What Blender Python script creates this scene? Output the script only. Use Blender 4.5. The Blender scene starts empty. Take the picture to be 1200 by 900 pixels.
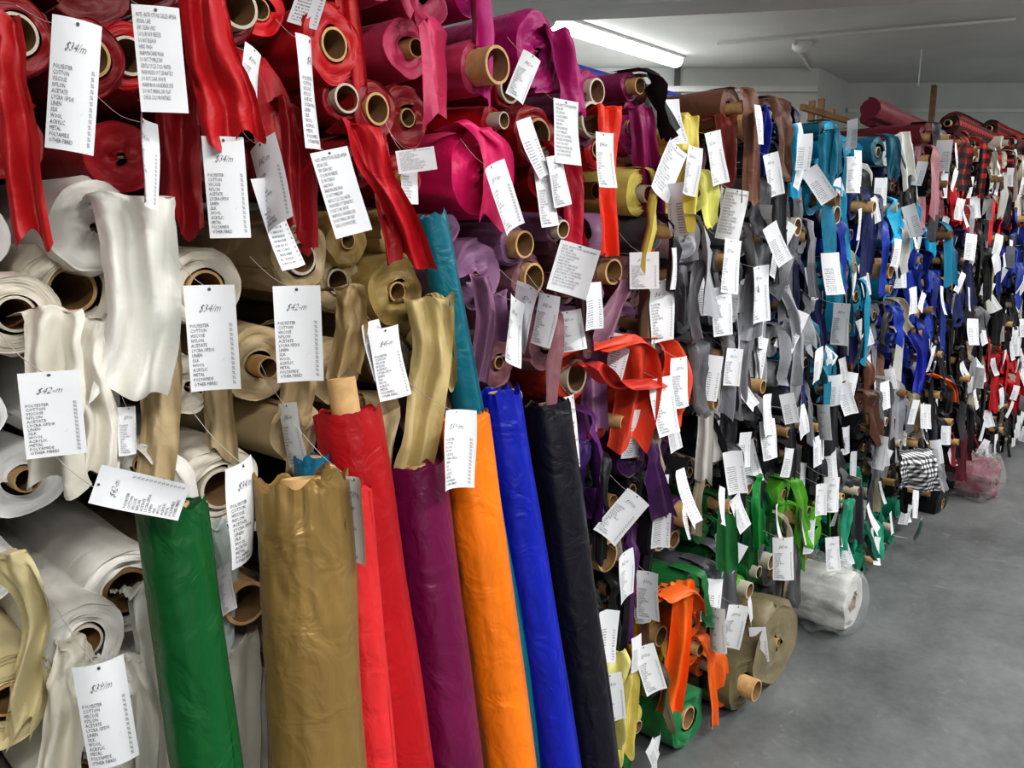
import bpy, math, random
from mathutils import Vector, noise
random.seed(7)
rnd=random.random
def U(a,b): return a+(b-a)*random.random()
# ---------------------------------------------------------------- measured survey of the room
# photogrammetry: camera height H, rack front plane at y=D; W() intersects a sight line with a real vertical plane of the rack
F=930.0; H=1.6; D=1.19
PIT=math.atan(170/F); TH=math.atan(850*math.cos(PIT)/F)
fw=Vector((math.cos(TH)*math.cos(PIT),math.sin(TH)*math.cos(PIT),-math.sin(PIT)))
rt_=Vector((math.sin(TH),-math.cos(TH),0)); up_=rt_.cross(fw)
CAM=Vector((0,0,H))
def ray(px,py): return fw+rt_*((px-600)/F)-up_*((py-450)/F)
def W(px,py,y=D):
    r=ray(px,py); return CAM+r*(y/r.y)
def Wz(px,py,z):
    r=ray(px,py); return CAM+r*((z-H)/r.z)
def mpp(p): return (p-CAM).dot(fw)/F
def proj(p):
    q=p-CAM; d=q.dot(fw); return 600+F*q.dot(rt_)/d, 450-F*q.dot(up_)/d
def RW(r,d,z): return Vector((math.cos(TH)*d+math.sin(TH)*r, math.sin(TH)*d-math.cos(TH)*r, z))
# ---------------------------------------------------------------- materials
def lin(c):
    return tuple(((v/255)/12.92 if v/255<=0.04045 else ((v/255+0.055)/1.055)**2.4) for v in c)
MC={}
def base_mat(name):
    m=bpy.data.materials.new(name); m.use_nodes=True
    nt=m.node_tree; b=nt.nodes['Principled BSDF']; return m,nt,b
def cloth(c,rough=0.48,sheen=0.3,metal=0.0,bump=.3):
    k=('c',tuple(c),rough)
    if k in MC: return MC[k]
    m,nt,b=base_mat('cloth_%02x%02x%02x'%tuple(int(v) for v in c))
    col=lin(c)
    tc=nt.nodes.new('ShaderNodeTexCoord')
    n=nt.nodes.new('ShaderNodeTexNoise'); n.inputs['Scale'].default_value=5; n.inputs['Detail'].default_value=2
    nt.links.new(tc.outputs['Object'],n.inputs['Vector'])
    cr=nt.nodes.new('ShaderNodeValToRGB'); e=cr.color_ramp.elements
    e[0].position=0.3; e[1].position=0.7
    e[0].color=(*[v*0.85 for v in col],1); e[1].color=(*[min(1,v*1.08+0.002) for v in col],1)
    nt.links.new(n.outputs['Fac'],cr.inputs['Fac']); nt.links.new(cr.outputs['Color'],b.inputs['Base Color'])
    b.inputs['Roughness'].default_value=rough; b.inputs['Metallic'].default_value=metal
    b.inputs['Specular IOR Level'].default_value=.42
    b.inputs['Sheen Weight'].default_value=sheen
    b.inputs['Sheen Tint'].default_value=(*[min(1,v+0.2) for v in col],1)
    w=nt.nodes.new('ShaderNodeTexNoise'); w.inputs['Scale'].default_value=16; w.inputs['Detail'].default_value=3; w.inputs['Distortion'].default_value=.9
    nt.links.new(tc.outputs['Object'],w.inputs['Vector'])
    bp=nt.nodes.new('ShaderNodeBump'); bp.inputs['Strength'].default_value=bump; bp.inputs['Distance'].default_value=0.016
    nt.links.new(w.outputs['Fac'],bp.inputs['Height']); nt.links.new(bp.outputs['Normal'],b.inputs['Normal'])
    MC[k]=m; return m
def simple(name,c,rough=0.7,noise_s=20,var=0.12,bump=0.1,metal=0):
    if name in MC: return MC[name]
    m,nt,b=base_mat(name); col=lin(c)
    tc=nt.nodes.new('ShaderNodeTexCoord'); n=nt.nodes.new('ShaderNodeTexNoise'); n.inputs['Scale'].default_value=noise_s; n.inputs['Detail'].default_value=6
    nt.links.new(tc.outputs['Object'],n.inputs['Vector'])
    cr=nt.nodes.new('ShaderNodeValToRGB'); e=cr.color_ramp.elements; e[0].position=.3; e[1].position=.7
    e[0].color=(*[v*(1-var) for v in col],1); e[1].color=(*[min(1,v*(1+var)) for v in col],1)
    nt.links.new(n.outputs['Fac'],cr.inputs['Fac']); nt.links.new(cr.outputs['Color'],b.inputs['Base Color'])
    b.inputs['Roughness'].default_value=rough; b.inputs['Metallic'].default_value=metal
    bp=nt.nodes.new('ShaderNodeBump'); bp.inputs['Strength'].default_value=bump; bp.inputs['Distance'].default_value=0.005
    nt.links.new(n.outputs['Fac'],bp.inputs['Height']); nt.links.new(bp.outputs['Normal'],b.inputs['Normal'])
    MC[name]=m; return m
TUBE=simple('cardboard_tube',(196,160,112),0.75,60,0.15)
TUBEW=simple('cardboard_tube_pale',(196,188,172),0.75,60,0.1)
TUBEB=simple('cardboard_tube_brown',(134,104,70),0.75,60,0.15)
PAPER=simple('tag_paper',(226,228,232),0.7,8,0.05,0.05)
INK=simple('tag_ink',(72,72,80),0.6)
PEN=simple('tag_pen',(80,82,98),0.6)
STRING=simple('tag_string',(215,215,210),0.8)
WOOD=simple('rack_wood',(150,118,84),0.7,12,0.25)
STEEL=simple('rack_steel',(92,94,100),0.5,10,0.1)
DARK=simple('rack_board',(40,36,35),0.8,10,0.2)
def printed():
    m,nt,b=base_mat('tag_printed'); L=nt.links.new
    uv=nt.nodes.new('ShaderNodeUVMap'); sx=nt.nodes.new('ShaderNodeSeparateXYZ'); L(uv.outputs['UV'],sx.inputs[0])
    def M(op,a,bb=None):
        n=nt.nodes.new('ShaderNodeMath'); n.operation=op
        for i,v in enumerate((a,bb)):
            if v is None: continue
            if isinstance(v,(int,float)): n.inputs[i].default_value=v
            else: L(v,n.inputs[i])
        return n.outputs[0]
    u,v=sx.outputs[0],sx.outputs[1]
    row=M('MULTIPLY',v,20); fr=M('FRACT',row); line=M('LESS_THAN',fr,0.5)
    inrow=M('MULTIPLY',M('LESS_THAN',v,0.64),M('GREATER_THAN',v,0.06))
    cx=nt.nodes.new('ShaderNodeCombineXYZ'); L(M('MULTIPLY',u,40),cx.inputs[0]); L(M('FLOOR',row),cx.inputs[1])
    nz=nt.nodes.new('ShaderNodeTexNoise'); nz.inputs['Scale'].default_value=1.3; nz.inputs['Detail'].default_value=1; L(cx.outputs[0],nz.inputs['Vector'])
    letters=M('GREATER_THAN',nz.outputs['Fac'],0.45)
    inu=M('ADD',M('MULTIPLY',M('GREATER_THAN',u,0.1),M('LESS_THAN',u,0.56)),M('MULTIPLY',M('GREATER_THAN',u,0.82),M('LESS_THAN',u,0.92)))
    mask=M('MULTIPLY',M('MULTIPLY',M('MULTIPLY',line,inrow),letters),inu)
    mx=nt.nodes.new('ShaderNodeMix'); mx.data_type='RGBA'; L(M('MULTIPLY',mask,0.7),mx.inputs[0])
    mx.inputs[6].default_value=(*lin((222,224,229)),1); mx.inputs[7].default_value=(*lin((70,70,80)),1)
    L(mx.outputs[2],b.inputs['Base Color']); b.inputs['Roughness'].default_value=0.7
    return m
PRINTED=printed()
def checkmat(name,c1,c2,c3,scale):
    m,nt,b=base_mat(name); L=nt.links.new
    tc=nt.nodes.new('ShaderNodeTexCoord')
    w1=nt.nodes.new('ShaderNodeTexWave'); w1.bands_direction='X'; w1.inputs['Scale'].default_value=scale
    w2=nt.nodes.new('ShaderNodeTexWave'); w2.bands_direction='Z'; w2.inputs['Scale'].default_value=scale
    for w in (w1,w2): L(tc.outputs['Object'],w.inputs['Vector'])
    def g(o):
        n=nt.nodes.new('ShaderNodeMath'); n.operation='GREATER_THAN'; n.inputs[1].default_value=.5; L(o,n.inputs[0]); return n.outputs[0]
    ad=nt.nodes.new('ShaderNodeMath'); ad.operation='ADD'; L(g(w1.outputs['Fac']),ad.inputs[0]); L(g(w2.outputs['Fac']),ad.inputs[1])
    dv=nt.nodes.new('ShaderNodeMath'); dv.operation='MULTIPLY'; dv.inputs[1].default_value=.5; L(ad.outputs[0],dv.inputs[0])
    cr=nt.nodes.new('ShaderNodeValToRGB'); cr.color_ramp.interpolation='CONSTANT'; e=cr.color_ramp.elements
    e[0].color=(*lin(c1),1); e[0].position=0; e[1].color=(*lin(c3),1); e[1].position=.9
    k=cr.color_ramp.elements.new(.4); k.color=(*lin(c2),1)
    L(dv.outputs[0],cr.inputs['Fac']); L(cr.outputs['Color'],b.inputs['Base Color']); b.inputs['Roughness'].default_value=.7
    return m
GINGHAM=checkmat('gingham_cloth',(235,235,235),(120,120,125),(15,15,20),14)
PLAID=checkmat('plaid_cloth',(190,38,30),(86,28,28),(16,24,22),6)
def plastic():
    m,nt,b=base_mat('clear_plastic_wrap'); 
    b.inputs['Base Color'].default_value=(.82,.85,.87,1); b.inputs['Roughness'].default_value=.12; b.inputs['Alpha'].default_value=.26
    n=nt.nodes.new('ShaderNodeTexNoise'); n.inputs['Scale'].default_value=16; n.inputs['Detail'].default_value=4; n.inputs['Distortion'].default_value=1.5
    bp=nt.nodes.new('ShaderNodeBump'); bp.inputs['Strength'].default_value=1; bp.inputs['Distance'].default_value=.04
    nt.links.new(n.outputs['Fac'],bp.inputs['Height']); nt.links.new(bp.outputs['Normal'],b.inputs['Normal'])
    return m
PLASTIC=plastic()
# ---------------------------------------------------------------- mesh builder
class MB:
    def __init__(s): s.v=[]; s.f=[]; s.m=[]; s.uv=[]; s.mats=[]; s.sm=[]
    def mi(s,m):
        if m not in s.mats: s.mats.append(m)
        return s.mats.index(m)
    def add(s,vs,fs,mat,uvs=None,smooth=True):
        o=len(s.v); s.v.extend([tuple(p) for p in vs]); k=s.mi(mat)
        for f in fs:
            s.f.append(tuple(i+o for i in f)); s.m.append(k); s.sm.append(smooth)
            s.uv.extend([uvs[i] if uvs else (0,0) for i in f])
    def build(s,name,parent=None):
        me=bpy.data.meshes.new(name); me.from_pydata(s.v,[],s.f)
        for m in s.mats: me.materials.append(m)
        me.polygons.foreach_set('material_index',s.m); me.polygons.foreach_set('use_smooth',s.sm)
        l=me.uv_layers.new(name='UVMap'); flat=[c for t in s.uv for c in t]; l.data.foreach_set('uv',flat)
        me.update(); ob=bpy.data.objects.new(name,me); bpy.context.scene.collection.objects.link(ob)
        if parent: ob.parent=parent
        return ob
def grid(n,m,closed=False,off=0):
    fs=[]; mm=m if closed else m-1
    for i in range(n-1):
        for j in range(mm):
            a=i*m+j; b=i*m+(j+1)%m; fs.append((a,b,b+m,a+m))
    return fs
def basis(a):
    a=a.normalized(); h=Vector((0,0,1)) if abs(a.z)<.9 else Vector((0,1,0))
    x=a.cross(h).normalized(); y=x.cross(a).normalized(); return a,x,y
def roll(mb,c,out,L,R,rt,prot,cm,tm,seg=40,n=6,rings=10,wr=0.05,seed=None,backcap=True,flare=0.0):
    """wound bolt: hollow cardboard tube + spiral-wound cloth. c = centre of front end, out = direction the end faces"""
    a,x,y=basis(out); sd=rnd()*100 if seed is None else seed; th0=U(0,6.28)
    N=seg+1; ex=U(-.06,.08)
    def rr(t,k): return rt+(R-rt)*k
    def P(ang,r,ax):
        return c+x*math.cos(ang)*r*(1+ex*min(1,r/R))+y*math.sin(ang)*r*(1-ex*min(1,r/R))+a*ax
    vs=[]
    for j in range(2*n+1):
        for i in range(N):
            t=i/seg; ang=th0+t*2*math.pi
            k=(j/2+t)/(n+1)
            r=rr(t,k)*(1+wr*1.2*noise.noise(Vector((math.cos(ang)*1.5+sd,math.sin(ang)*1.5,k*2)))*k)
            ax=-(0.0055 if j%2 else 0.0)+0.016*noise.noise(Vector((math.cos(ang),math.sin(ang)+sd,k*3)))*min(1,R*14)
            if j==2*n: ax-=.002
            vs.append(P(ang,r,ax))
    mb.add(vs,grid(2*n+1,N),cm)
    vs=list(vs[-N:])
    for q in range(1,rings+1):
        s=(q/rings)**1.6*L
        for i in range(N):
            t=i/seg; ang=th0+t*2*math.pi; k=(n+t)/(n+1)
            cs,sn=math.cos(ang),math.sin(ang)
            w=noise.noise(Vector((cs*2.2+sd,sn*2.2,s*2.2)))+.6*noise.noise(Vector((cs*5+sd,sn*5,s*5+3)))
            r=rr(t,k)*(1+wr*w)+flare*math.exp(-s*14)
            vs.append(P(ang,r,-s))
    mb.add(vs,grid(rings+1,N),cm)
    if backcap: mb.add(vs[-N:-1],[tuple(range(seg))],cm,smooth=False)
    vs=[]
    for q in range(rings+1):
        s=(q/rings)**1.6*L if q else 0.002
        vs.append(P(th0,rr(0,n/(n+1)),-s)); vs.append(P(th0,rr(0,1),-s))
    mb.add(vs,grid(rings+1,2),cm)
    if rt>0:
        ri=rt*0.84; ts=max(12,seg//2); vs=[]
        for (r,ax) in ((rt,-.05),(rt,prot),(ri,prot+.0005),(ri,-.35),(0.0005,-.35)):
            for i in range(ts):
                ang=i/ts*2*math.pi; vs.append(P(ang,r,ax))
        fs=grid(5,ts,True)
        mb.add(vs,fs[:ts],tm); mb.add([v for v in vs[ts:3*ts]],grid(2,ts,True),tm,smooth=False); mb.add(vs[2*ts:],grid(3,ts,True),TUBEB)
def cat(pts,n):
    out=[]; P=[pts[0]]+list(pts)+[pts[-1]]; m=len(pts)-1
    for k in range(n+1):
        t=k/n*m; i=min(int(t),m-1); u=t-i; a,b,c,d=P[i],P[i+1],P[i+2],P[i+3]
        out.append(0.5*((2*b)+(c-a)*u+(2*a-5*b+4*c-d)*u*u+(3*b-a-3*c+d)*u**3))
    return out
def strip(mb,pts,w0,w1,mat,yaw=0.0,amp=.006,nf=1.5,nu=9,nv=20,rag=.02,swirl=0.3):
    """hanging cloth ribbon following 3D centreline pts"""
    c=cat(pts,nv); ph=U(0,6.28); vs=[]; sd=U(0,90)
    for i,p in enumerate(c):
        t=i/nv; w=w0+(w1-w0)*t; yw=yaw+swirl*math.sin(t*3+ph)*t
        wd=Vector((math.cos(yw),math.sin(yw),0)); nd=Vector((math.sin(yw),-math.cos(yw),0))
        for j in range(nu):
            u=j/(nu-1)
            o=amp*math.sin(2*math.pi*nf*u+ph+t*2)*(.4+t)+amp*2*noise.noise(Vector((u*2.6+sd,t*5,sd)))+amp*.9*noise.noise(Vector((u*7+sd,t*11,sd)))
            r=rag*noise.noise(Vector((u*2.2,sd,1)))*t*2
            ed=.003*noise.noise(Vector((t*14,sd,u)))
            vs.append(p+wd*((u-.5)*w*(1-.12*abs(math.sin(ph+t*4)))+ed)+nd*o+Vector((0,0,-r)))
    mb.add(vs,grid(nv+1,nu),mat)
# ---------------------------------------------------------------- tag text
def textmesh(body,box,shear=0,off=0):
    cu=bpy.data.curves.new('t','FONT'); cu.body=body; cu.resolution_u=1; cu.shear=shear; cu.offset=off
    ob=bpy.data.objects.new('t',cu); bpy.context.scene.collection.objects.link(ob)
    bpy.context.view_layer.update()
    me=ob.evaluated_get(bpy.context.evaluated_depsgraph_get()).to_mesh()
    vs=[(v.co.x,v.co.y) for v in me.vertices]; fs=[tuple(p.vertices) for p in me.polygons]
    bpy.data.objects.remove(ob); bpy.data.curves.remove(cu)
    x0=min(v[0] for v in vs); x1=max(v[0] for v in vs); y0=min(v[1] for v in vs); y1=max(v[1] for v in vs)
    u0,u1,v0,v1=box
    return [(u0+(x-x0)/(x1-x0)*(u1-u0), v0+(y-y0)/(y1-y0)*(v1-v0)) for x,y in vs],fs
FIB="POLYESTER\nCOTTON\nVISCOSE\nNYLON\nACETATE\nLYCRA /SPDX\nLINEN\nSILK\nWOOL\nACRYLIC\nMETAL\nPOLYAMIDE\nOTHER FIBRES"
INS="NOTE - INSTRUCTIONS CALLED APPEAR\nSPECIAL CARE\nDRY CLEAN ONLY\nCOOL IRON IF NEEDED\nDO NOT BLEACH\nHAND WASH\nWARM MACHINE WASH\nDO NOT TUMBLE DRY\nGENTLE CYCLE COLD WATER\nWASH INSIDE OUT SEPARATELY\nDO NOT SOAK OR RUB\nWARM IRON ON REVERSE SIDE\nDO NOT WRING, DRY FLAT\nCHECK COLOUR FASTNESS"
T_FIB=textmesh(FIB,(.07,.54,.05,.64)); T_PC=textmesh("\n".join(['%']*13),(.84,.91,.055,.64)); T_TK=textmesh("/",(.66,.73,.28,.31),.8,-.01)
T_INS=textmesh(INS,(.08,.92,.12,.93),0,-.005)
T_PR=[textmesh(s,(.27,.7,.74,.82),.6,-.012) for s in ("$45-m","$34/m","$42-m","$39/m")]
def tag(mb,top,w,h,yawn,rot=0,curl=.1,detail=True,style=0,tilt=0.0):
    """paper swing tag hung by top edge; yawn = world yaw of the face normal"""
    n=Vector((math.cos(yawn),math.sin(yawn),0)); r=Vector((0,0,1)).cross(n); d=Vector((0,0,-1))
    R2=r*math.cos(rot)+d*math.sin(rot); D2=d*math.cos(rot)-r*math.sin(rot)
    D2=(D2+n*tilt).normalized()
    c2=U(-.4,.4); c3=U(-.02,.02)
    def S(u,v,o=0):
        q=1-v
        return top+R2*((u-.5)*w)+D2*(q*h)+n*(curl*h*q*q*.6+c2*w*(u-.5)**2*2+c3*h*math.sin(q*5+u*3)+o)
    nu,nv=(6,12) if detail else (3,5)
    vs=[];uv=[]
    for j in range(nv):
        for i in range(nu):
            u=i/(nu-1); v=1-j/(nv-1); vs.append(S(u,v)); uv.append((u,v))
    mb.add(vs,grid(nv,nu),PAPER if detail else PRINTED,uv)
    if detail:
        k=[S(.5+.035*math.cos(a),.96+.016*math.sin(a),.0008) for a in [i*math.pi/5 for i in range(10)]]
        mb.add(k,[tuple(range(10))],INK,smooth=False)
        sets=[(T_FIB,INK),(T_PC,INK),(T_TK,PEN),(random.choice(T_PR),PEN)] if style==0 else [(T_INS,INK)]
        for (tv,tf),im in sets:
            mb.add([S(u,v,.001) for u,v in tv],tf,im,smooth=False)
def string(mb,a,b,r=.0007):
    m=(a+b)/2+Vector((0,0,-.008)); c=cat([a,m,b],6); vs=[]
    for p in c:
        for k in range(3):
            vs.append(p+Vector((math.cos(k*2.09),0,math.sin(k*2.09)))*r)
    mb.add(vs,grid(7,3,True),STRING)
# ---------------------------------------------------------------- colours
RED=(186,16,28); CRIM=(138,8,22); MAG=(160,20,104); PINK=(216,26,104); ROSE=(176,52,90); CREAM=(222,215,200); WHITE=(230,228,222)
BEIGE=(190,170,134); GOLD=(166,142,88); LILAC=(146,106,142); MAUVE=(134,90,98); CORAL=(220,76,48); ORNG=(236,100,20); GREY=(112,112,118)
SILV=(150,152,158); NAVY=(20,28,76); BLUE=(22,52,150); TEAL=(16,116,144); CYAN=(24,150,190); BLK=(14,14,20); PURP=(76,22,90); PLUM=(108,16,70)
YEL=(232,216,110); GRN=(24,106,50); BGRN=(80,158,34); TGRN=(26,136,108); OLIVE=(96,90,62); MUST=(188,140,34); BRN=(98,62,46); MAROON=(100,16,34); DGREY=(50,50,56)
SEEDS=[(0,60,RED),(120,60,CRIM),(250,90,RED),(180,200,CRIM),(330,60,RED),(420,90,CRIM),(470,190,RED),(340,200,CRIM),(540,60,MAG),(470,50,ROSE),(620,60,MAG),(540,200,PINK),(620,160,RED),(620,210,CRIM),(700,110,MAG),(740,170,MAG),(680,220,RED),(720,230,CORAL),
(740,130,PLUM),(800,150,YEL),(800,220,YEL),(850,180,MAUVE),(860,140,BRN),(895,170,NAVY),(900,220,DGREY),(940,180,CYAN),(980,170,TEAL),(960,215,CYAN),(1010,190,TEAL),(1060,180,WHITE),(1030,200,NAVY),(1090,165,MAROON),(1150,160,MAROON),(1080,215,MAUVE),(1120,200,BLK),(1110,240,RED),(1150,220,BLK),(1170,190,CREAM),(1190,230,RED),
(60,300,WHITE),(150,330,CREAM),(240,330,CREAM),(340,310,BEIGE),(430,310,GOLD),(480,350,GOLD),(400,400,BEIGE),(80,430,WHITE),(200,440,CREAM),(300,450,BEIGE),(560,310,LILAC),(610,300,MAUVE),(660,290,LILAC),(600,400,MAUVE),(700,330,MAUVE),(700,380,LILAC),(760,300,GREY),(800,340,MAUVE),(830,310,SILV),(820,380,GREY),
(670,430,CORAL),(740,430,CORAL),(780,410,ORNG),(720,480,CORAL),(680,500,PURP),(740,530,PURP),(700,570,BLK),(760,580,BLK),(810,500,BLK),(840,430,GREY),(880,350,SILV),(900,440,SILV),(870,480,BLK),(850,540,DGREY),(920,260,GREY),(930,310,NAVY),(970,290,BLUE),(940,360,NAVY),(1000,330,TEAL),(980,380,NAVY),(1040,290,BLUE),(1060,260,CYAN),(1020,380,GREY),(1070,350,BLUE),(1070,420,BLUE),(1110,300,NAVY),(1120,350,BLK),(1150,300,BLK),(1150,380,BLK),(1100,420,BLK),(960,440,TEAL),(1000,440,BRN),(950,480,BLK),(930,530,DGREY),(990,520,BLK),(1040,480,GREY),(1040,530,DGREY),(1090,480,BLK),(1130,450,DGREY),(1180,350,BLK),(1170,430,RED),(1180,300,BLUE),(1120,520,MAROON),(1160,500,BLK),(1060,560,BLK),(1090,600,BLK),
(700,640,PURP),(770,620,MAUVE),(800,600,LILAC),(740,680,BRN),(690,700,BLK),(800,640,GREY),(830,620,GRN),(880,600,GRN),(850,650,BLUE),(870,670,GRN),(930,600,BGRN),(900,640,GREY),(990,610,TGRN),(1010,590,TGRN),(1030,620,TGRN),(840,690,GRN),(860,720,BEIGE),(880,760,OLIVE),(760,740,MUST),(800,720,ORNG),(720,750,MUST),(700,800,YEL),(740,860,YEL),(800,870,GRN),(830,820,OLIVE),(780,830,OLIVE),(720,880,GRN),
(60,640,WHITE),(180,560,WHITE),(30,720,WHITE),(100,800,WHITE),(200,700,WHITE),(280,600,WHITE),(250,800,WHITE),(30,850,CREAM),(400,600,BLK),(400,800,CREAM),(550,700,BLK),(500,600,PURP),(20,1100,CREAM),(400,1100,GREY),(700,1100,BLK),(900,900,OLIVE),(-200,200,RED),(-200,400,CREAM),(-200,700,CREAM),(1240,300,BLK),(1260,200,MAROON)]
def key(p):
    q=p-CAM; d=max(.3,q.dot(fw)); return (q.dot(rt_)/d*F,-q.dot(up_)/d*F)
SW=[((px-600),(py-450),c) for px,py,c in SEEDS]
def zone(p):
    kx,ky=key(p); kx+=U(-14,14); ky+=U(-12,12)
    b=min(SW,key=lambda s:(s[0]-kx)**2+(s[1]-ky)**2); return b[2]
VAR=[(1,0),(.8,0),(1.12,6),(.9,10)]
def vary(c):
    k,a=random.choice(VAR[:1]+VAR[2:] if c in (WHITE,CREAM) else VAR); return tuple(int(max(4,min(240,v*k+a))) for v in c)
# ---------------------------------------------------------------- hero rolls  (px,py,Rpx,rtpx,prot,colour,tube,yoff)
HR=[(268,12,36,24,.03,CRIM,TUBEW,-.02),(105,66,44,24,.0,CRIM,TUBE,.0),(20,40,44,24,.0,CRIM,TUBEW,.0),(150,66,38,22,.005,RED,TUBEW,.03),
(392,52,44,19,.0,RED,TUBE,-.01),(402,116,27,17,.012,CRIM,TUBEW,.0),(440,128,32,18,.006,CRIM,TUBE,-.01),(478,138,36,11,.0,CRIM,TUBE,.02),
(560,80,30,21,.055,ROSE,TUBE,-.01),(594,104,24,17,.01,CRIM,TUBEW,.05),(630,60,46,0.01,0,MAG,TUBE,.0),(692,108,26,15,.02,MAG,TUBEW,.0),(686,141,32,21,.02,PLUM,TUBEW,-.01),
(566,204,54,.01,0,PINK,TUBE,-.02),(628,158,36,19,.01,CRIM,TUBE,-.02),(700,175,24,10,0,RED,TUBE,.0),(740,150,30,10,0,MAG,TUBE,.02),
(868,149,20,14,.05,BRN,TUBE,-.01),(805,154,24,.01,0,YEL,TUBE,-.02),
(352,302,41,20,.004,BEIGE,TUBEW,-.02),(240,338,46,22,.004,CREAM,TUBE,-.01),(466,342,42,12,.0,GOLD,TUBE,-.03),(88,340,58,28,-.01,CREAM,TUBE,.03),(18,368,50,22,.002,CREAM,TUBEW,-.04),
(110,268,56,.01,0,WHITE,TUBE,-.01),(396,330,34,15,0,BEIGE,TUBEW,.02),(408,282,30,10,0,GOLD,TUBE,.0),
(560,322,42,.01,0,LILAC,TUBE,0),(603,286,24,16,.03,LILAC,TUBE,-.02),(620,326,28,18,.015,MAUVE,TUBE,-.01),(655,278,20,10,0,MAUVE,TUBE,0),(708,318,22,16,.03,MAUVE,TUBE,-.02),(668,440,32,20,.02,CORAL,TUBEW,-.02),(585,425,32,8,0,MAUVE,TUBE,-.01),
(698,648,25,19,.04,BLK,TUBE,-.02),(676,664,16,12,.01,PURP,TUBEW,0),(768,630,22,15,.02,LILAC,TUBEW,-.01),(795,601,20,15,.05,PURP,TUBE,-.01),(790,632,15,11,.0,GREY,TUBE,.0),(857,563,18,14,.06,BLK,TUBE,-.01),(828,575,15,8,.0,BLK,TUBE,.0),
(258,572,52,25,.004,CREAM,TUBEW,-.02),(268,695,34,26,.055,BEIGE,TUBE,-.03),(150,692,52,27,.0,WHITE,TUBEB,.02),(100,752,48,20,.0,WHITE,TUBEW,-.03),(10,820,60,20,0,(206,192,150),TUBE,-.03),
(765,742,18,13,.03,MUST,TUBE,0),(843,306,14,9,.03,GREY,TUBE,-.03),(722,785,22,12,.03,YEL,TUBE,-.02),
(965,252,17,11,.05,NAVY,TUBEW,-.04),(918,266,17,11,.05,GREY,TUBEW,-.04),(1018,316,15,9,.09,BLUE,TUBE,-.04),(970,165,24,.01,0,CYAN,TUBE,-.01),(1000,182,18,.01,0,TEAL,TUBE,0),(940,192,20,8,0,CYAN,TUBE,0),
(892,655,15,10,.04,BLUE,TUBEW,-.03),(866,688,15,10,.04,BGRN,TUBEW,-.04),(880,668,12,8,.03,GRN,TUBEW,-.03),(955,622,26,.01,0,BGRN,TUBE,-.06),(960,560,30,.01,0,BLK,TUBE,-.06),(1105,590,24,6,0,BLK,TUBE,-.07)]
heroes=[]
for (px,py,Rp,rp,pr,c,tm,yo) in HR:
    p=W(px,py,D+yo); s=mpp(p); R=Rp*s; rt=max(.002,rp*s)
    mb=MB(); near=px<760
    roll(mb,p,Vector((U(-.03,.03),-1,U(-.03,.01))),1.2,R,rt,pr,cloth(c,.44),tm,seg=56 if near else 28,n=(6 if near else 3),rings=16 if near else 6,wr=.12 if near else .06,flare=.004)
    mb.build('fabric_roll'); heroes.append((p.x,p.z,R))
# ---------------------------------------------------------------- floor-level big rolls
def floor_roll(px,py,Rp,rp,c,yo,L=1.0,prot=0.0,wr=.1,outv=(0,-1,0)):
    p=W(px,py,D+yo); s=mpp(p); R=Rp*s
    p=Vector((p.x,p.y,max(R+.005,p.z))); mb=MB()
    roll(mb,p,Vector(outv),L,R,max(.003,rp*s),prot,cloth(c,.5),TUBE,seg=48,n=5,rings=12,wr=wr); heroes.append((p.x,p.z,R))
    return mb,p,R
mb,p,R=floor_roll(912,757,56,5,(124,114,88),-.14,wr=.16); mb.build('fabric_roll')
mb,p,R=floor_roll(868,846,34,13,OLIVE,-.12,prot=.05,wr=.14); mb.build('fabric_roll')
mb,p,R=floor_roll(805,885,38,14,(36,120,72),-.08); mb.build('fabric_roll')
def bag(p,R,L,k,wn,sd):
    vs=[];n1=48;n2=20
    for q in range(n2+1):
        t=q/n2; ax=.06-t*L; rad=R*k*math.sin(min(1,t*6+.02)*math.pi/2)**.7
        for i in range(n1):
            a=i/n1*6.283; w=1+wn*noise.noise(Vector((math.cos(a)*3+sd,math.sin(a)*3,t*7)))+wn*.6*noise.noise(Vector((math.cos(a)*8,math.sin(a)*8+sd,t*18)))
            vs.append((p.x+math.cos(a)*rad*w,p.y-ax,max(.004,p.z+math.sin(a)*rad*w)))
    return vs,grid(n2+1,n1,True)
mb,p,R=floor_roll(1000,706,34,10,(214,214,210),-.2,L=.7,wr=.2)
mb.add(*bag(p,R,.5,1.22,.32,0),PLASTIC); mb.build('plastic_wrapped_fabric_roll')
mb,p,R=floor_roll(1166,566,22,6,(140,40,62),-.25,L=.7,wr=.25)
mb.add(*bag(p,R,.6,1.3,.4,9),PLASTIC); mb.build('plastic_wrapped_fabric_roll')
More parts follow.
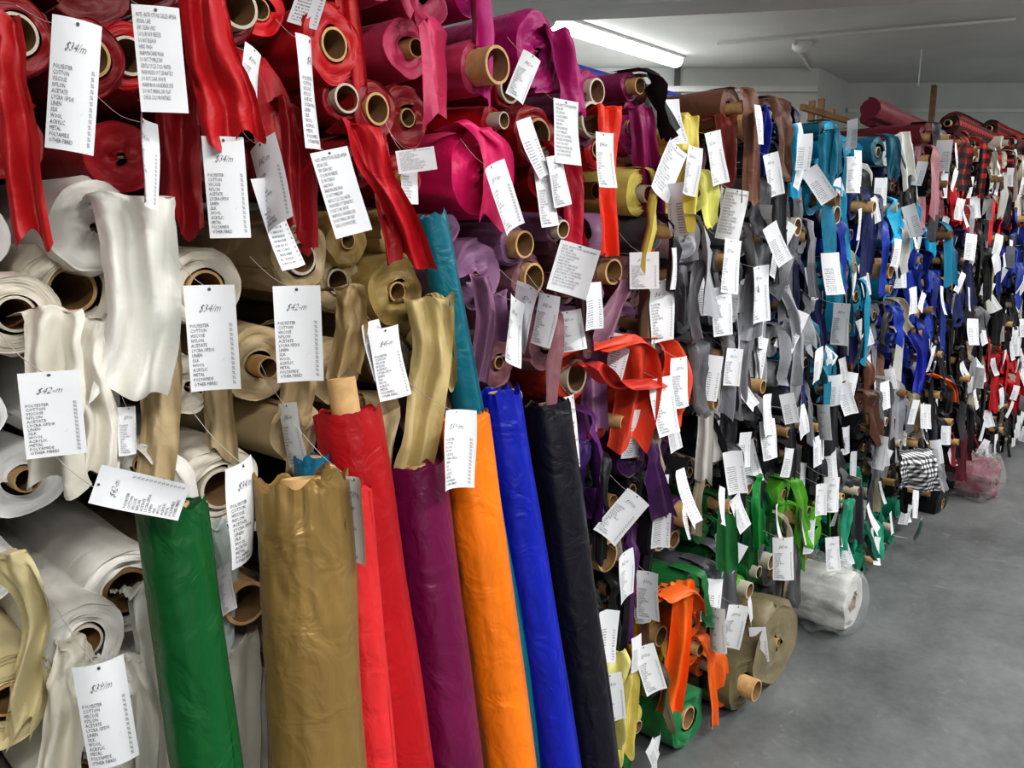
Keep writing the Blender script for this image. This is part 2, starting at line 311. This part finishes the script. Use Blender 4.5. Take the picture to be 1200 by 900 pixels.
# ---------------------------------------------------------------- filler rolls in the rack
def ztop(s):
    T=[(-1,2.2),(1,2.2),(1.25,2.13),(1.7,2.04),(2.6,2.03),(3.7,2.1),(5,2.16),(6.5,2.28),(9,2.3)]
    for (a,b),(c,d) in zip(T,T[1:]):
        if s<=c: return b+(d-b)*(s-a)/(c-a)
    return 2.3
bays={}; tagsB={}; strips={}
SP=.14; RW_=.118
row=0; z=.075
while z<2.5:
    s=-.35+(SP/2 if row%2 else 0)
    while s<7.85:
        ss=s+U(-.02,.02); zz=z+U(-.014,.014); R=U(.048,.072)
        s+=SP
        if zz+R>ztop(ss)+.02: continue
        if zz-R<0: zz=R+.005
        ok=all((hx-ss)**2+(hz-zz)**2>(hr+R*.8)**2 for hx,hz,hr in heroes)
        if not ok:
            R*=.55
            if not all((hx-ss)**2+(hz-zz)**2>(hr+R*.9)**2 for hx,hz,hr in heroes): continue
        near=ss<1.3
        y=D+(U(-.02,.07) if near else U(-.07,.07)); p=Vector((ss,y,zz)); px,py=proj(p)
        far=ss>2.2; b=int((ss+1)//1.5); mbx=bays.setdefault(b,MB())
        c=vary(zone(p)); cm=cloth(c,.48)
        if ss>4.6 and zz>2.0 and rnd()<.5: cm=PLAID
        rt=U(.017,.023) if rnd()<.8 else .002
        if px<560: rt=U(.016,.02) if rnd()<.5 else .002
        prot=U(.01,.09) if rnd()<.6 else 0
        if near: prot*=.4
        roll(mbx,p,Vector((U(-.07,.07),-1,U(-.08,.03))),1.15,R,rt,prot,cm,random.choice([TUBE,TUBE,TUBEW,TUBEB]),seg=14 if far else 28,n=2 if far else 4,rings=3 if far else 6,wr=.1)
        inhero=px<640
        if rnd()<(.25 if inhero else .75) and ss>.2:
            sb=strips.setdefault(b,MB()); w=U(.035,.08); Ls=U(.1,.28)
            if not inhero and rnd()<.25: cm=cloth(random.choice([SILV,GREY,DGREY,BLK,(150,140,120),(196,196,192)]),.48)
            if zz-Ls>.03:
                dx=U(-.04,.04); fy=y-U(.01,.03)
                pts=[Vector((ss,y+.05,zz+R)),Vector((ss,fy-.005,zz+R*.95)),Vector((ss+dx*.4,fy-.03,zz+R*.3)),Vector((ss+dx,fy-.035,zz-R)),Vector((ss+dx*1.5,fy-.03-U(0,.03),zz-Ls))]
                strip(sb,pts,w,w*U(.7,1.3),cm,yaw=U(-.8,.4),nu=7,nv=10,amp=U(.005,.014))
        pt=.05 if px<560 else .28 if px<720 else .58 if px<900 else max(.4,.6-(px-900)/200*.2)
        if rnd()<pt:
            tb=tagsB.setdefault(b,MB()); h=U(.1,.145); w=h*U(.4,.52)
            top=Vector((ss+U(-.04,.04),y-U(.06,.12),zz+U(-.06,.04)))
            if top.z-h>.03 and not(abs(px-1076)<16 and abs(py-550)<34):
                yw=math.radians(-90-48*U(-.5,1.4))
                if rnd()<.15: yw+=math.radians(70)
                tag(tb,top,w,h,yw,rot=random.gauss(0,.26),curl=U(-.3,.4),detail=False,tilt=U(-.1,.2))
    row+=1; z+=RW_
for b,m in bays.items(): m.build('stacked_fabric_rolls')
for b,m in strips.items(): m.build('hanging_fabric_swatches')
for b,m in tagsB.items(): m.build('hanging_price_tags')
# ---------------------------------------------------------------- standing rolls leaning on the rack
def standing(px0,py0,px1,py1,wpx,c,yT,lean=.17,prot=0.0,tm=TUBE,rt=.02,wr=.06,rough=.37,sheen=.15,foldtop=False,metal=0):
    T=W(px0,py0,yT); yb=yT-.1
    for _ in range(12):
        B=W(px1,py1,yb); yb=yT-lean*(T.z-B.z)
    d=(T-B).normalized(); R=wpx/2*mpp((T+B)/2)*.96
    L=(T.z-.02)/d.z; mb=MB()
    seg=84;N=seg; cm=cloth(c,rough,sheen,metal,.5); a,x,y=basis(d); vs=[]; rings=150; sd=U(0,50)
    for q in range(rings+1):
        t=q/rings; s=L*t
        top=math.exp(-s*18)
        for i in range(N):
            an=i/N*6.2832; cs,sn=math.cos(an),math.sin(an)
            # long soft hollows, diagonal creases where the cloth is loosely wound, fine puckers
            cz=noise.noise(Vector((cs*1.8+sd,sn*1.8,s*11+an*2.0)))
            cr=-(max(0,.22-abs(cz))/.22)**2*(.5+noise.noise(Vector((cs+sd,sn,s*3)))*1.4)
            w=noise.noise(Vector((cs*1.4+sd,sn*1.4,s*.9)))*.9+.4*noise.noise(Vector((cs*2.6+sd,sn*2.6,s*2.6+7)))+.38*cr+.15*noise.noise(Vector((cs*4+sd,sn*4,s*22)))
            r=R*(1+wr*w+(.12*top*noise.noise(Vector((cs*5,sn*5,sd))) if foldtop else .05*top*noise.noise(Vector((cs*3,sn*3,sd)))))
            vs.append(T-a*(s+ (0.03*top*noise.noise(Vector((cs*2+sd,sn*2,0)))*(1 if foldtop else .5)))+x*cs*r+y*sn*r)
    mb.add(vs,grid(rings+1,N,True),cm)
    mb.add(vs[-N:],[tuple(range(N))],cm,smooth=False)
    fa=math.atan2(-.55,.85); fv=[]; fr=50
    for q in range(fr+1):
        s=L*q/fr
        for k,(da,dr) in enumerate(((-.5,-.03),(-.25,.012),(0,.03),(.03,-.05))):
            an=fa+da+.22*noise.noise(Vector((s*3,sd,0)))
            dirv=(Vector((1,0,0))*math.cos(an)+Vector((0,1,0))*math.sin(an)); dirv=(dirv-a*dirv.dot(a)).normalized()
            fv.append(T-a*(s+.006)+dirv*R*(1.02+dr+wr*.8*noise.noise(Vector((s*4,sd,1)))))
    mb.add(fv,grid(fr+1,4),cm)
    top=vs[:N]; cen=sum(top,Vector())/N; vs=list(top); K=9
    for k in range(1,K+1):
        f=1-(1-rt/R)*k/K
        for i in range(N):
            q=cen+(top[i]-cen)*f - a*((.005 if k%2 else 0)+ (.03*(k/K) if foldtop else .004))
            vs.append(q)
    mb.add(vs,grid(K+1,N,True),cm)
    ts=24; tv=[]
    for r,ax in ((rt,-.06),(rt,prot),(rt*.84,prot),(rt*.84,-.3),(.0005,-.3)):
        for i in range(ts):
            an=i/ts*6.2832; tv.append(cen+x*math.cos(an)*r+y*math.sin(an)*r+a*ax)
    mb.add(tv,grid(5,ts,True),tm)
    mb.build('standing_fabric_roll')
standing(200,590,242,900,80,(2,84,36),D-.22,wr=.08,rt=.022)
standing(352,560,372,900,112,(142,116,68),D-.24,wr=.12,foldtop=True,rt=.028,rough=.34,metal=.3)
standing(410,572,440,900,50,(206,44,48),D-.19,rt=.015)
standing(405,480,470,900,80,(168,10,22),D-.12,prot=.055,rt=.024,wr=.08)
standing(486,545,530,900,72,(104,10,66),D-.12)
standing(542,485,598,900,64,(234,124,16),D-.11,rt=.02)
standing(582,462,655,900,56,(8,30,165),D-.075,rt=.018,foldtop=True)
standing(640,472,700,900,56,(14,12,26),D-.08,rt=.018,wr=.08,rough=.42)
standing(505,252,628,900,36,(6,104,122),D-.06,rt=.012,lean=.1)
standing(366,535,385,900,44,(24,100,130),D-.12,rt=.016,lean=.14)
# ---------------------------------------------------------------- prominent hanging cloth strips
def hstrip(path,w0,w1,c,yo,yaw=-.5,amp=.007,nf=1.5,start=None,rough=.47,rag=.02,nv=34,nu=20):
    pts=[W(px,py,D-yo+0.0) for px,py in path]
    ca=(pts[-1]-CAM).normalized().dot(fw)
    s=mpp(pts[-1])*ca; mb=MB()
    pts=[pts[0]+Vector((0,.06,-.004)),pts[0]+Vector((0,.02,.006))]+pts
    strip(mb,pts,w0*s,w1*s,cloth(c,rough),yaw=yaw,amp=amp*1.1,nf=nf,nu=nu,nv=nv,rag=rag)
    mb.build('fabric_swatch_strip')
hstrip([(0,20),(12,90),(25,180),(38,280)],50,56,(176,24,30),.13,amp=.006)
hstrip([(235,-20),(245,60),(262,110),(275,172)],42,86,(186,20,30),.14,amp=.01,nf=2.2)
hstrip([(205,110),(210,180),(215,270)],50,56,CRIM,.05)
hstrip([(345,120),(350,180),(355,270)],34,44,(146,12,26),.06)
hstrip([(425,150),(440,200),(468,250),(490,312)],42,50,(184,18,34),.1,amp=.01)
hstrip([(560,150),(584,180),(580,262)],64,56,PINK,.05,amp=.003,yaw=-.2)
hstrip([(155,235),(165,300),(168,380),(150,465)],104,100,(228,228,222),.09,amp=.011,nf=2)
hstrip([(110,380),(100,430),(120,500),(118,565)],56,50,(228,224,214),.07,amp=.012)
hstrip([(60,370),(62,450),(60,570)],74,90,(222,218,206),.1,amp=.01,nf=2)
hstrip([(185,400),(188,480),(180,570)],44,60,BEIGE,.03)
hstrip([(250,420),(255,470),(262,540)],50,40,BEIGE,.03)
hstrip([(345,380),(350,440),(345,488)],42,52,(170,150,114),.07)
hstrip([(410,340),(412,380),(402,440)],36,44,(160,138,98),.07)
hstrip([(500,355),(508,410),(500,470),(482,552)],50,56,(190,172,122),.11,amp=.01,nf=2)
hstrip([(520,350),(522,400),(524,450)],26,26,(176,158,110),.1)
hstrip([(565,330),(570,380),(560,450)],34,26,(138,98,128),.06)
hstrip([(583,350),(588,400)],24,34,LILAC,.05)
hstrip([(735,330),(715,370),(700,410)],30,40,(140,100,120),.06)
hstrip([(715,130),(712,200),(715,300)],34,38,(220,52,24),.07)
hstrip([(655,170),(672,215),(670,290)],34,40,(176,16,50),.05)
hstrip([(655,40),(668,90),(672,140)],50,44,MAG,.03,amp=.008)
hstrip([(752,130),(758,200),(765,260)],32,34,(136,20,88),.06)
hstrip([(805,140),(803,200),(800,270)],34,30,YEL,.07)
hstrip([(850,140),(852,170),(850,220)],30,26,(128,52,46),.07)
hstrip([(920,150),(925,190),(930,235)],40,30,CYAN,.09)
hstrip([(970,160),(968,200),(965,240)],30,24,TEAL,.1)
hstrip([(898,130),(895,170),(892,215)],16,14,(26,44,150),.08)
hstrip([(690,410),(740,400),(750,440),(735,525)],44,44,CORAL,.09,amp=.016)
hstrip([(730,395),(780,400),(790,440),(780,500)],60,46,(222,78,46),.07,amp=.018)
hstrip([(700,430),(722,450),(765,445)],44,30,(206,52,38),.11,amp=.014)
hstrip([(800,690),(796,760),(785,838)],34,36,(236,108,28),.12,amp=.012)
hstrip([(770,700),(800,690),(820,720)],34,30,(226,100,24),.12,amp=.016)
hstrip([(715,770),(708,820),(712,880)],46,44,(218,210,136),.12,amp=.016)
hstrip([(740,790),(735,840),(730,890)],24,26,(220,206,120),.1)
hstrip([(890,290),(885,340),(878,400)],26,30,SILV,.12)
hstrip([(920,340),(935,400),(930,470)],26,24,SILV,.12)
hstrip([(880,370),(872,430),(868,480)],26,24,GREY,.11)
hstrip([(820,310),(812,350),(818,400)],26,24,GREY,.1)
hstrip([(1058,160),(1062,195),(1068,240)],24,18,WHITE,.09)
hstrip([(1070,395),(1080,420),(1075,460)],30,16,(24,40,160),.12)
hstrip([(1095,440),(1115,450),(1120,470)],18,12,ORNG,.12)
hstrip([(890,560),(885,590),(888,640)],20,18,(24,136,62),.12)
hstrip([(995,590),(990,620),(985,650)],24,20,TGRN,.13)
hstrip([(700,600),(690,570),(705,620)],40,30,PURP,.07,amp=.015)
hstrip([(680,520),(672,560),(680,600)],36,30,(78,50,116),.07,amp=.015)
hstrip([(90,760),(85,800),(70,880),(66,960)],60,70,(222,218,204),.07,amp=.016)
hstrip([(140,780),(160,840),(170,960)],60,90,(226,224,214),.03,amp=.016)
hstrip([(250,620),(262,680),(258,760)],34,40,(190,204,200),.06)
hstrip([(10,660),(40,720),(30,800),(20,870)],50,60,(204,192,150),.05,amp=.012)
hstrip([(265,760),(270,850),(275,960)],90,90,(214,210,198),.03,amp=.016)
hstrip([(165,700),(172,800),(170,960)],40,50,(226,226,218),.04,amp=.016)
m=MB(); 
strip(m,[W(1074,526,D-.2),W(1077,545,D-.24),W(1079,576,D-.24)],.2,.22,GINGHAM,yaw=-.7,amp=.01); m.build('gingham_fabric_swatch')
# ---------------------------------------------------------------- prominent tags
HT=[(87,100,75,158,-8,.2,0,1),(188,72,70,128,1,.17,1,1),(266,220,56,122,1,.14,0,1),(322,215,36,112,24,.1,0,1),(398,226,48,104,14,.12,1,1),(365,110,17,132,2,.1,0,1),
(249,396,64,130,0,.16,0,1),(350,392,58,120,0,.15,0,1),(62,485,84,106,0,.2,0,1),(455,425,36,88,6,.1,0,1),(435,410,20,70,10,.08,0,1),(292,600,30,130,3,.24,0,1),(420,608,30,106,8,.3,0,1),(531,525,36,96,-8,.21,0,1),(125,838,78,140,3,.22,0,1),
(165,578,58,105,68,.3,0,1),(672,316,50,62,-16,.12,1,1),(755,317,36,45,2,.1,0,1),(775,365,28,76,6,.1,0,1),(614,372,24,82,-18,.1,0,1),(597,388,16,84,-22,.11,0,1),(668,388,34,50,10,.09,0,1),(640,375,24,64,-8,.09,0,1),
(775,475,26,70,6,.14,0,1),(797,448,18,62,0,.14,0,1),(728,603,34,66,-38,.12,0,1),(672,505,11,92,2,.08,0,1),(760,698,28,62,4,.12,0,1),(734,675,16,66,10,.12,0,1),(760,782,28,62,16,.13,0,1),(718,818,30,66,8,.16,0,1),(688,715,16,66,4,.1,0,1),
(585,232,24,84,24,.1,0,1),(638,232,20,70,6,.08,0,1),(706,188,22,66,0,.12,0,1),(660,156,32,78,-4,.09,1,1),(655,212,20,62,12,.1,0,1),(778,200,26,74,-34,.1,1,1),(835,186,20,64,14,.1,0,1),(858,252,32,62,-10,.1,1,1),(852,312,20,66,-8,.12,0,1),(845,365,24,60,4,.12,0,1),(915,322,18,60,-22,.14,0,1),(888,345,18,70,6,.14,0,1),(808,200,18,60,-10,.09,0,1),(918,655,27,56,4,.17,0,1),(975,580,20,44,0,.16,0,1),(975,648,18,42,4,.18,0,1),(168,190,18,110,-12,.15,0,1),(292,90,22,76,-20,.12,0,1),(488,188,50,28,8,.1,1,1),(614,90,26,60,-26,.08,0,1),(478,210,20,60,0,.07,1,1),(342,510,22,80,12,.1,0,1),(150,505,24,60,-6,.07,0,1),(262,690,18,60,0,.1,0,1),(858,430,20,46,-6,.14,0,1),(905,205,20,52,16,.12,0,1),(985,380,22,52,0,.16,0,1),(1000,205,18,44,0,.14,0,1),(960,585,14,40,0,.15,0,1),(965,495,16,44,10,.15,0,1),(900,515,18,50,6,.14,0,1),(1031,530,16,42,0,.15,0,1),(860,735,28,60,-8,.16,0,1),(840,738,22,56,8,.16,0,1)]
mass=MB()
for i,(px,py,w,h,rot,yo,st,det) in enumerate(HT):
    c=W(px,py,D-yo); s=mpp(c); hh=h*s*.95
    ca=(c-CAM).normalized().dot(fw)
    ratio=.5 if h>w else 1.6
    cosf=min(1,w/(ratio*h)); phi=math.acos(cosf)*(1 if rnd()<.7 else -1)
    if i in (6,7,8,14,0,1,2): phi*=.3; cosf=1
    ww=w*s/max(cosf,.3)*ca*ca*.99
    yw=math.atan2(CAM.y-c.y,CAM.x-c.x)+phi*(.95)
    a=math.radians(-rot)
    view_r=Vector((0,0,1)).cross(Vector((math.cos(yw),math.sin(yw),0)))
    top=c+Vector((0,0,hh/2))*math.cos(a)+view_r*math.sin(a)*hh/2
    m=MB() if i<16 else mass
    tag(m,top,ww,hh,yw,rot=a,curl=U(-.12,.22),detail=True,style=st,tilt=U(-.02,.1))
    string(m,top+Vector((0,0,-.006)),top+Vector((U(-.01,.01),min(.16,yo*.8),U(.03,.06))))
    if i<16: m.build('price_tag')
mass.build('hanging_price_tags')
# ---------------------------------------------------------------- rack frame
def box(mb,c,sx,sy,sz,mat,ax=None):
    c=Vector(c); X=ax or Vector((1,0,0)); Y=Vector((-X.y,X.x,0)); Z=Vector((0,0,1)); vs=[]
    for k in (-1,1):
        for j in (-1,1):
            for i in (-1,1): vs.append(c+X*i*sx/2+Y*j*sy/2+Z*k*sz/2)
    mb.add(vs,[(0,2,3,1),(4,5,7,6),(0,1,5,4),(2,6,7,3),(0,4,6,2),(1,3,7,5)],mat,smooth=False)
rk=MB()
for sx in (-.45,1.6,3.65,5.75,7.8):
    box(rk,(sx,D+1.29,1.0),.06,.05,2.0,STEEL)
for zz in (.55,1.05,1.55): box(rk,(3.68,D+1.28,zz),8.26,.03,.08,STEEL)
box(rk,(3.68,D+1.32,.98),8.3,.012,1.96,DARK)
box(rk,(-.47,D+.7,.98),.012,1.2,1.96,DARK)
for px,py in ((1095,100),(1115,112),(1127,120),(952,118),(963,116),(975,128)):
    q=W(px,py,D+1.24); box(rk,(q.x,q.y,q.z-.4),.07 if px>1000 else .035,.04,.8,WOOD)
q=W(968,134,D+1.2); box(rk,(q.x,q.y,q.z),.9,.03,.04,WOOD)
rk.build('fabric_storage_rack')
for (x0,x1,c,yy,zz) in ((1.75,2.6,(40,60,150),D+.25,2.04),(1.6,2.5,(60,30,100),D+.42,2.05),(4.0,5.0,MAROON,D+.2,2.2),(4.6,5.6,(110,24,40),D+.4,2.24)):
    m=MB(); roll(m,Vector((x1,yy,zz)),Vector((1,.04,0)),x1-x0,.035 if x0<3 else .05,.016,.03,cloth(c),TUBE,seg=28,n=3,rings=8,wr=.1); m.build('fabric_roll')
for (x0,x1,yy,zz) in ((5.2,6.4,D+.12,2.25),(6.3,7.6,D+.14,2.33),(5.8,7.0,D+.25,2.34)):
    m=MB(); roll(m,Vector((x0,yy,zz)),Vector((-1,0,0)),x1-x0,.06,.02,.03,PLAID,TUBE,seg=28,n=3,rings=8,wr=.1); m.build('fabric_roll')
# ---------------------------------------------------------------- room
CH=3.2
def floormat():
    m,nt,b=base_mat('concrete_floor'); L=nt.links.new
    tc=nt.nodes.new('ShaderNodeTexCoord')
    def N(sc,de,ro=.5,di=0):
        n=nt.nodes.new('ShaderNodeTexNoise'); n.inputs['Scale'].default_value=sc; n.inputs['Detail'].default_value=de; n.inputs['Roughness'].default_value=ro; n.inputs['Distortion'].default_value=di
        L(tc.outputs['Object'],n.inputs['Vector']); return n
    n1=N(1.6,9,.7); n2=N(34,3); n3=N(3.2,8,.75,2.5)
    mx=nt.nodes.new('ShaderNodeMath'); mx.operation='MULTIPLY_ADD'; mx.inputs[1].default_value=.15; L(n2.outputs['Fac'],mx.inputs[0]); L(n1.outputs['Fac'],mx.inputs[2])
    cr=nt.nodes.new('ShaderNodeValToRGB'); e=cr.color_ramp.elements; e[0].position=.4; e[1].position=.75
    e[0].color=(*lin((84,87,88)),1); e[1].color=(*lin((126,129,130)),1)
    L(mx.outputs[0],cr.inputs['Fac'])
    sr=nt.nodes.new('ShaderNodeValToRGB'); e=sr.color_ramp.elements; e[0].position=.6; e[1].position=.7; e[0].color=(0,0,0,1); e[1].color=(.55,.55,.55,1)
    L(n3.outputs['Fac'],sr.inputs['Fac'])
    m2=nt.nodes.new('ShaderNodeMix'); m2.data_type='RGBA'; L(sr.outputs['Color'],m2.inputs[0]); L(cr.outputs['Color'],m2.inputs[6]); m2.inputs[7].default_value=(*lin((150,152,152)),1)
    L(m2.outputs[2],b.inputs['Base Color']); b.inputs['Roughness'].default_value=.42
    bp=nt.nodes.new('ShaderNodeBump'); bp.inputs['Strength'].default_value=.1; bp.inputs['Distance'].default_value=.008; L(n1.outputs['Fac'],bp.inputs['Height']); L(bp.outputs['Normal'],b.inputs['Normal'])
    return m
FL=floormat(); WALL=simple('painted_wall',(214,217,215),.8,3,.05,.03); CEIL=simple('painted_ceiling',(214,217,216),.85,2,.06,.03); BEAMM=simple('painted_beam',(226,228,226),.7,3,.04,.02)
def prism(name,pts,z0,z1,mat):
    mb=MB(); n=len(pts); vs=[Vector((p.x,p.y,z0)) for p in pts]+[Vector((p.x,p.y,z1)) for p in pts]
    fs=[tuple(range(n))[::-1],tuple(range(n,2*n))]+[(i,(i+1)%n,(i+1)%n+n,i+n) for i in range(n)]
    mb.add(vs,fs,mat,smooth=False); return mb.build(name)
r0,r1,d0,d1=-7,7.5,-4,8.9
sq=[RW(r0,d0,0),RW(r1,d0,0),RW(r1,d1,0),RW(r0,d1,0)]
prism('floor',sq,-.1,0,FL); prism('ceiling',sq,CH,CH+.1,CEIL)
def wall(name,a,b,t=.1,z0=0,z1=CH,mat=WALL):
    d=(b-a).normalized(); n=Vector((-d.y,d.x,0))*t; return prism(name,[a,b,b+n,a+n],z0,z1,mat)
wall('wall_back',RW(r0,7.98,0),RW(2.93,7.98,0)); wall('wall_step',RW(2.93,7.98,0),RW(3.5,8.69,0)); wall('wall_far',RW(3.5,8.69,0),RW(r1,8.69,0))
wall('wall_left',RW(r0,d0,0),RW(r0,7.98,0)); wall('wall_right',RW(r1,8.69,0),RW(r1,d0,0)); wall('wall_front',RW(r1,d0,0),RW(r0,d0,0))
wall('trim_1',RW(-3,7.93,0),RW(2.9,7.93,0),.04,2.98,3.03,BEAMM)
wall('trim_2',RW(1.55,7.94,0),RW(1.6,7.94,0),.04,0,3.2,STEEL)
wall('trim_3',RW(3.5,8.65,0),RW(r1,8.65,0),.04,2.9,2.94,BEAMM)
a=Wz(300,27,2.95); b=Wz(830,0,2.95); d=(b-a).normalized()
wall('ceiling_beam',a-d*3,b+d*3.5,.3,2.95,CH,BEAMM)
def pipe(name,a,b,r,mat):
    ax,x,y=basis(b-a); mb=MB(); vs=[]
    for p in (a,b):
        for i in range(10): vs.append(p+x*math.cos(i*.628)*r+y*math.sin(i*.628)*r)
    mb.add(vs,grid(2,10,True),mat); mb.add(vs[:10],[tuple(range(10))],mat); mb.add(vs[10:],[tuple(range(10))],mat); return mb.build(name)
pipe('ceiling_conduit',Wz(840,52,CH-.02),Wz(1190,22,CH-.02),.012,BEAMM)
pipe('ceiling_conduit',Wz(930,50,CH-.02),Wz(950,82,CH-.02),.012,BEAMM)
q=Wz(940,50,CH); m=MB(); 
vs=[]
for r,zz in ((.0,-.07),(.05,-.07),(.08,-.04),(.08,0)):
    for i in range(20): vs.append(q+Vector((math.cos(i*.31416)*max(r,.001),math.sin(i*.31416)*max(r,.001),zz)))
m.add(vs,grid(4,20,True),BEAMM); m.build('smoke_detector')
q=Wz(1080,58,CH); pipe('hanging_cable',q,q-Vector((0,0,.3)),.006,PAPER)
# ---------------------------------------------------------------- lamps and added ceiling fill
def emis(name,s,c=(1,1,1)):
    m=bpy.data.materials.new(name); m.use_nodes=True; nt=m.node_tree; nt.nodes.clear()
    e=nt.nodes.new('ShaderNodeEmission'); e.inputs['Strength'].default_value=s; e.inputs['Color'].default_value=(*c,1); o=nt.nodes.new('ShaderNodeOutputMaterial'); nt.links.new(e.outputs[0],o.inputs[0]); return m
GLOW=emis('fluorescent_glow',9,(1,.99,.97))
def fixture(a,b,power,up_fill=12):
    a=Vector((a.x,a.y,CH));b=Vector((b.x,b.y,CH)); c=(a+b)/2; L=(b-a).length; d=(b-a).normalized()
    mb=MB(); box(mb,c-Vector((0,0,.012)),L,.15,.022,BEAMM,d)
    n=Vector((-d.y,d.x,0)); vs=[]   # rounded diffuser, glowing on its sides and underside
    for p in (c-d*L*.48,c+d*L*.48):
        for i in range(13):
            an=math.pi*i/12; vs.append(p+n*math.cos(an)*.065-Vector((0,0,.024+.07*math.sin(an)**.7)))
    mb.add(vs,grid(2,13),GLOW); mb.add(vs[:13],[tuple(range(13))],BEAMM,smooth=False); mb.add(vs[13:],[tuple(range(13))],BEAMM,smooth=False)
    mb.build('fluorescent_light')
    for (off,rx,pw) in ((-.13,0,power),(-.5,math.pi,up_fill)):  # downward tube light, then an upward fill added to brighten the ceiling
        if pw<=0: continue
        l=bpy.data.lights.new('fluorescent_and_fill_lamp','AREA'); l.shape='RECTANGLE'; l.size=L; l.size_y=.16; l.energy=pw; l.color=(1,.98,.95)
        if rx: l.size_y=1.5; l.size=2.2  # added fill is a wide unseen panel, larger than the fixture
        o=bpy.data.objects.new('fluorescent_and_fill_lamp',l); o.location=c+Vector((0,0,off)); o.rotation_euler=(rx,0,math.atan2(d.y,d.x)); bpy.context.scene.collection.objects.link(o)
fixture(Wz(640,30,CH-.08),Wz(795,78,CH-.08),36,4)
for (x,y,p,u) in ((-.3,-1.3,66,0),(2.0,-1.1,60,0),(4.3,-1.0,54,22),(6.6,-.9,48,24),(0,-3,36,0),(1.6,3.9,26,0),(4.2,5.6,30,0)):
    fixture(Vector((x-.75,y,0)),Vector((x+.75,y,0)),p,u)
w=bpy.data.worlds.new('World'); bpy.context.scene.world=w; w.use_nodes=True
w.node_tree.nodes['Background'].inputs[0].default_value=(.8,.85,.9,1); w.node_tree.nodes['Background'].inputs[1].default_value=.3
# ---------------------------------------------------------------- camera
cd=bpy.data.cameras.new('camera'); cd.sensor_width=36; cd.lens=36*F/1200; cd.clip_start=.02
co=bpy.data.objects.new('camera',cd); co.location=CAM
co.rotation_euler=fw.to_track_quat('-Z','Y').to_euler(); bpy.context.scene.collection.objects.link(co); bpy.context.scene.camera=co
bpy.context.scene.view_settings.view_transform='Standard'
bpy.context.scene.view_settings.exposure=.12
try: bpy.context.scene.view_settings.look='Medium High Contrast'
except Exception: pass
